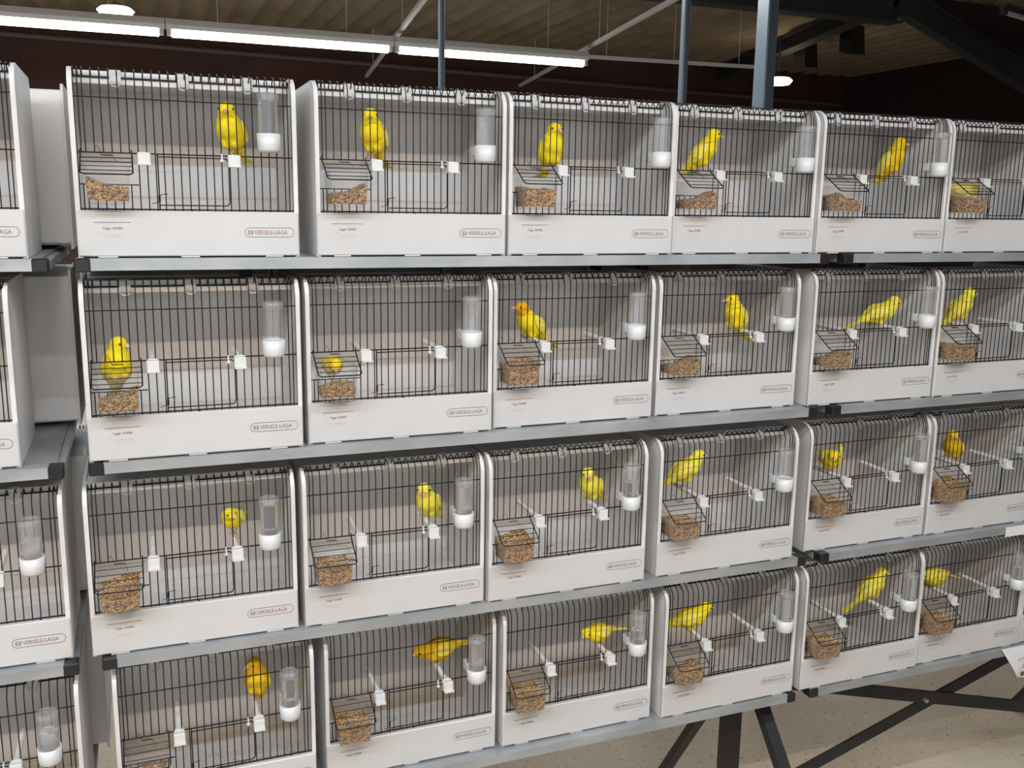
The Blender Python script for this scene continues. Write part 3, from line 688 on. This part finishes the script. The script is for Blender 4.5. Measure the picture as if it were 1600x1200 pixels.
# ---------------------------------------------------------------- canaries
def canary(r, c, lx, ly, lz, yaw, pitch, hyaw, hpitch, kind, label, px, pz=.1722, sc=1.02, tail=-12, flap_wing=False, orange=False):
    """lx,ly,lz body centre in cage space; yaw 0 faces +x, -90 faces the viewer"""
    x0, y0 = POS[(r, c)]; C = Vector((x0+lx, y0+ly, ROWZ[r]+ZF+lz)); cm = .01*sc
    ya = math.radians(yaw); pi_ = math.radians(pitch)
    fw = Vector((math.cos(ya), math.sin(ya), 0)); up = Vector((0, 0, 1)); sd = Vector((-math.sin(ya), math.cos(ya), 0))
    A = fw*math.cos(pi_)+up*math.sin(pi_); B = up*math.cos(pi_)-fw*math.sin(pi_)
    P = lambda a, b, s: (A*a+B*b+sd*s)*cm
    hy = math.radians(hyaw); hp = math.radians(hpitch)
    HF = Vector((math.cos(hy)*math.cos(hp), math.sin(hy)*math.cos(hp), math.sin(hp))); HS = Vector((-math.sin(hy), math.cos(hy), 0)); HU = HF.cross(HS)
    HU = -HU if HU.z < 0 else HU
    neck = P(2.9, .35, 0)
    blend = (A*.55+up*.75+HF*.25).normalized() if pitch > 5 else (A*.9+up*.25+HF*.2).normalized()
    head = neck+blend*1.55*cm
    f = MB(); ax = (A, B, sd)
    def E(c_, axs, rad): f.ell(c_, axs, [q*cm for q in rad])
    E(P(0, 0, 0), ax, (3.1, 2.30, 2.35)); E(P(1.35, -.15, 0), ax, (2.3, 2.2, 2.25)); E(P(2.25, .15, 0), ax, (1.9, 1.9, 2.1))
    E(P(-2.3, .15, 0), ax, (2.5, 1.25, 1.4)); E(P(-3.9, .12, 0), ax, (1.9, .55, .75)); E(neck, (blend, HF, HS), (1.7, 1.65, 1.65))
    E(head, (HF, HS, HU), (1.50, 1.42, 1.42)); E(head+(HF*.45-HU*.35)*cm, (HF, HS, HU), (.95, .95, .75)); E((neck+head)/2, (blend, HF, HS), (1.5, 1.52, 1.48))
    for s in (-1, 1): E(P(-.7, -1.55, s*.85), ax, (.95, 1.0, .7))
    me = f.mesh('body', M[kind]); o = bpy.data.objects.new('tmp', me); COL.objects.link(o)
    md = o.modifiers.new('r', 'REMESH'); md.mode = 'VOXEL'; md.voxel_size = .0016; md.use_smooth_shade = True
    m2 = o.modifiers.new('s', 'SMOOTH'); m2.factor = .5; m2.iterations = 7
    dg = bpy.context.evaluated_depsgraph_get(); body = bpy.data.meshes.new_from_object(o.evaluated_get(dg)); bpy.data.objects.remove(o)
    body.name = 'body'
    if orange:
        body.materials.append(M['f_orange'])
        for pl in body.polygons:
            if (pl.center-head).length < 1.75*cm: pl.material_index = 1
    t = thing('canary', label, 'bird', tuple(C), 0, 'canaries in the cages'); link('body', body, t)
    # wings: curved blades hugging the flanks, with flight feathers
    for s in (-1, 1):
        g = MB(); up_w = (.9 if flap_wing and s > 0 else 0)
        nA, nB = 12, 6; vs = []
        for side in (0, 1):
            for i in range(nA+1):
                u = i/nA; a = 2.2-6.2*u
                half = 1.35*math.sin(min(1, u*2.6+.12)*PI/2)*(1-max(0, (u-.45)/.55)**1.6*.88)
                for j in range(nB+1):
                    v = -1+2*j/nB
                    rr_ = math.sqrt(max(0.05, 1-((a-.2)/4.2)**2)) * 2.36
                    bb_ = .75 - .1*u + v*half
                    off = math.sqrt(max(.15, (rr_+.06)**2-(bb_*.92)**2)) if u < .6 else None
                    if off is None:
                        o0 = math.sqrt(max(.15, (math.sqrt(1-((-1.52-.2)/4.2)**2)*2.36+.06)**2-(bb_*.92)**2)); q = (u-.6)/.4; off = o0*(1-q)+(.42)*q
                    off += (.0 if side == 0 else .13)+.05*math.sin(v*9)*(1 if side else 0)+up_w*u*2.2
                    vs.append(P(a, bb_+up_w*u*3.4, s*off))
        n1 = (nA+1)*(nB+1); fs = []; nb = nB+1
        for i in range(nA):
            for j in range(nB):
                a = i*nb+j; fs += [(a, a+1, a+nb+1, a+nb), (n1+a, n1+a+nb, n1+a+nb+1, n1+a+1)]
        rim = [i*nb for i in range(nA+1)]+[nA*nb+j for j in range(1, nB+1)]+[i*nb+nB for i in range(nA-1, -1, -1)]+[j for j in range(nB-1, 0, -1)]
        for k in range(len(rim)): a = rim[k]; b_ = rim[(k+1) % len(rim)]; fs.append((a, b_, n1+b_, n1+a))
        g.add(vs, fs, 0, True)
        for k in range(4):
            e0 = P(-1.6, .75+.25*k-.35+up_w*2, s*(1.35-.1*k+up_w*1.3)); e1 = P(-4.7-.18*k, .42+.12*k+up_w*3.4, s*(.55-.08*k+up_w*2.2))
            d = (e1-e0).normalized(); n_ = d.cross(sd).normalized()
            g.add([e0+n_*.18*cm, e0-n_*.18*cm, e1-n_*.06*cm, e1+n_*.06*cm, e0+n_*.18*cm+sd*s*.07*cm, e0-n_*.18*cm+sd*s*.07*cm, e1-n_*.06*cm+sd*s*.04*cm, e1+n_*.06*cm+sd*s*.04*cm],
                  [(0, 1, 2, 3), (7, 6, 5, 4), (0, 4, 5, 1), (1, 5, 6, 2), (2, 6, 7, 3), (3, 7, 4, 0)])
        link('wing', g.mesh('wing', M['wing']), t)
    # tail of six narrow feathers
    g = MB(); tl = math.radians(tail)
    TA = (-A*math.cos(tl)-B*math.sin(tl)).normalized(); TB_ = TA.cross(sd)
    base = P(-4.2, .12, 0)
    for k in range(6):
        s = (k-2.5)/2.5; e0 = base+sd*s*.40*cm; ln = 5.2-(.5 if k in (2, 3) else 0); e1 = e0+(TA*ln+sd*s*.55)*cm+TB_*abs(s)*.05*cm
        wv = sd*.20*cm; wv1 = sd*.26*cm; tv = TB_*(.06+.02*k)*cm
        g.add([e0-wv, e0+wv, e1+wv1-TA*.3*cm, e1, e1-wv1-TA*.3*cm, e0-wv+tv, e0+wv+tv, e1+wv1-TA*.3*cm+tv, e1+tv, e1-wv1-TA*.3*cm+tv],
              [(0, 1, 2, 3, 4), (9, 8, 7, 6, 5), (0, 5, 6, 1), (1, 6, 7, 2), (2, 7, 8, 3), (3, 8, 9, 4), (4, 9, 5, 0)])
    link('tail', g.mesh('tail', M['wing']), t)
    g = MB(); bk = head+(HF*1.32-HU*.15)*cm
    g.tube([bk, bk+(HF*.35)*cm, bk+(HF*.72-HU*.12)*cm, bk+(HF*.98-HU*.28)*cm], [.46*cm, .37*cm, .20*cm, .03*cm], 8); link('beak', g.mesh('beak', M['beak']), t)
    for s in (-1, 1):
        g = MB(); g.ell(head+(HF*.72+HU*.22+HS*s*1.17)*cm, (HF, HS, HU), [.21*cm]*3, nu=10, nv=6); link('eye', g.mesh('eye', M['eye']), t)
    # legs down to the perch (or floor)
    perch = Vector((x0+px, y0+ly, ROWZ[r]+ZF+pz))-C
    ysp = .010
    for s in (-1, 1):
        hip = P(-.7, -1.9, s*.85); sy = s if sd.y >= 0 else -s
        foot = perch+Vector((0, ysp*sy, .0012))
        if abs(sd.y) < .4: foot = perch+Vector((0, ysp*s, .0012))
        knee = (hip+foot)/2-fw*.35*cm
        g = MB(); g.tube([hip+up*.6*cm, hip, knee, foot], [.26*cm, .16*cm, .11*cm, .12*cm], 6)
        for dx, dy in ((.9, -.35), (1.0, 0), (.9, .35), (-.9, 0)):
            q = foot+Vector((dx*.006, dy*.008, 0)); g.tube([foot, q, q+Vector((dx*.0025, 0, -.0045))], [.09*cm, .08*cm, .04*cm], 5)
        link('leg', g.mesh('leg', M['foot']), t)
    return t
def wl(r, c): return where(r, c)
BIRDS = [
 # r c  lx    ly   lz    yaw  pit hyaw hpit kind       label                                             px    pz     sc tail
 (1, 1, .2570, .066, .2100, -118, 50, -100, -5, 'f_yellow', 'bright yellow canary facing the camera beside the water bottle, ', .2525),
 (1, 2, .1215, .066, .2120, -122, 50, -105, -8, 'f_yellow', 'plump yellow canary facing the camera, tail to the lower right, ', .109),
 (1, 3, .1130, .066, .1990, -90, 62, -75, -5, 'f_yellow', 'round golden canary sitting front-on above the seed cup, ', .109),
 (1, 4, .1080, .070, .2075, -28, 50, -12, 0, 'f_yellow', 'yellow canary in profile looking right, ', .109),
 (1, 5, .2500, .068, .2040, -60, 62, -14, 0, 'f_deep', 'dim golden canary sitting upright, head looking right, ', .2525),
 (1, 6, .0860, .050, .1400, -20, 0, -30, -30, 'f_lemon', 'canary bending down behind the seed cup, ', .085),
 (2, 1, .0505, .060, .1500, -75, 72, -20, -5, 'f_yellow', 'big bright canary behind the feeder, beak pointing right, ', .05),
 (2, 2, .0560, .055, .1370, -90, 5, -90, -60, 'f_yellow', 'round yellow canary feeding, head down in the cup, ', .056),
 (2, 3, .1090, .070, .1960, -158, 42, 178, 10, 'f_yellow', 'canary with orange head and pale wing, tail to the right, ', .109),
 (2, 4, .2400, .070, .1980, -160, 60, 172, -5, 'f_yellow', 'upright canary looking left from the right perch, ', .2525),
 (2, 5, .2480, .070, .1975, -14, 24, -30, -25, 'f_lemon', 'pale-tailed canary stretched out long, facing right, ', .2525),
 (2, 6, .1300, .070, .2010, -24, 52, -15, 0, 'f_lemon', 'slim lemon canary in profile with raised head, ', .109),
 (3, 1, .2530, .070, .2060, -110, 15, -55, -10, 'f_yellow', 'small canary crouching on the perch left of the bottle, ', .2525),
 (3, 2, .2630, .065, .1990, -128, 42, -112, -5, 'f_lemon', 'lemon canary turned three-quarters beside the bottle, ', .2525),
 (3, 3, .2600, .065, .2010, -140, 40, -100, -10, 'f_lemon', 'canary on the right perch, head to the front, tail right, ', .2525),
 (3, 4, .1060, .072, .2130, -16, 38, -5, 0, 'f_lemon', 'lemon canary in clean profile facing right above the feeder, ', .109),
 (3, 5, .1160, .070, .1990, -115, 8, -130, -10, 'f_yellow', 'canary leaning forward with one wing lifted, ', .109),
 (3, 6, .1400, .070, .1960, -150, 45, -100, -5, 'f_deep', 'golden canary sitting fluffed up on the left perch, ', .109),
 (4, 1, .2600, .080, .2070, -108, 66, -160, -5, 'f_deep', 'deep yellow upright canary standing on the right perch, ', .2525),
 (4, 2, .2620, .085, .2010, -175, -4, -165, -10, 'f_deep', 'shaded golden canary lying level on the right perch, ', .2525),
 (4, 3, .2540, .060, .1960, -165, 4, -140, -5, 'f_yellow', 'bright canary held level on the perch, facing left, ', .2525),
 (4, 4, .1080, .070, .1960, -20, 22, -8, 0, 'f_yellow', 'yellow canary facing right over the feeder, ', .109),
 (4, 5, .2600, .070, .2000, -22, 52, -30, -5, 'f_lemon', 'long streaked lemon canary with drooping tail, ', .2525),
 (4, 6, .1180, .070, .1980, -172, 4, -178, 0, 'f_lemon', 'canary facing left, long thin tail to the right, ', .109),
]
TAIL = {(1, 1): -34, (1, 2): -30, (1, 3): -50, (1, 5): -45, (2, 4): -28, (2, 1): -45, (3, 2): -10, (3, 3): -10, (3, 6): -35, (4, 1): -40, (2, 2): 10, (4, 2): 6, (4, 3): 4, (4, 6): 14, (2, 5): -4, (4, 4): -2}
for b_ in BIRDS:
    r, c, lx, ly, lz, yaw, pit, hyaw, hpit, kind, lab, px = b_
    kw = {}
    if (r, c) == (1, 6): kw = dict(pz=.1, sc=.85)
    if (r, c) == (2, 1): kw = dict(pz=.0975, sc=1.0)
    if (r, c) == (2, 2): kw = dict(pz=.0975, sc=.80)
    if (r, c) == (2, 3): kw = dict(orange=True)
    if (r, c) == (3, 5): kw = dict(flap_wing=True)
    if (r, c) in ((3, 1),): kw = dict(sc=.82)
    if (r, c) == (4, 3): kw = dict(sc=.88)
    kw['tail'] = TAIL.get((r, c), -12)
    short = ('first', 'second', 'third', 'fourth')[c-1] if c <= 4 else ('first', 'second')[c-5]
    canary(r, c, lx, ly, lz, yaw, pit, hyaw, hpit, kind, lab+short+' cage, '+SHELF[r]+(', right rack' if c > 4 else ''), px, **kw)
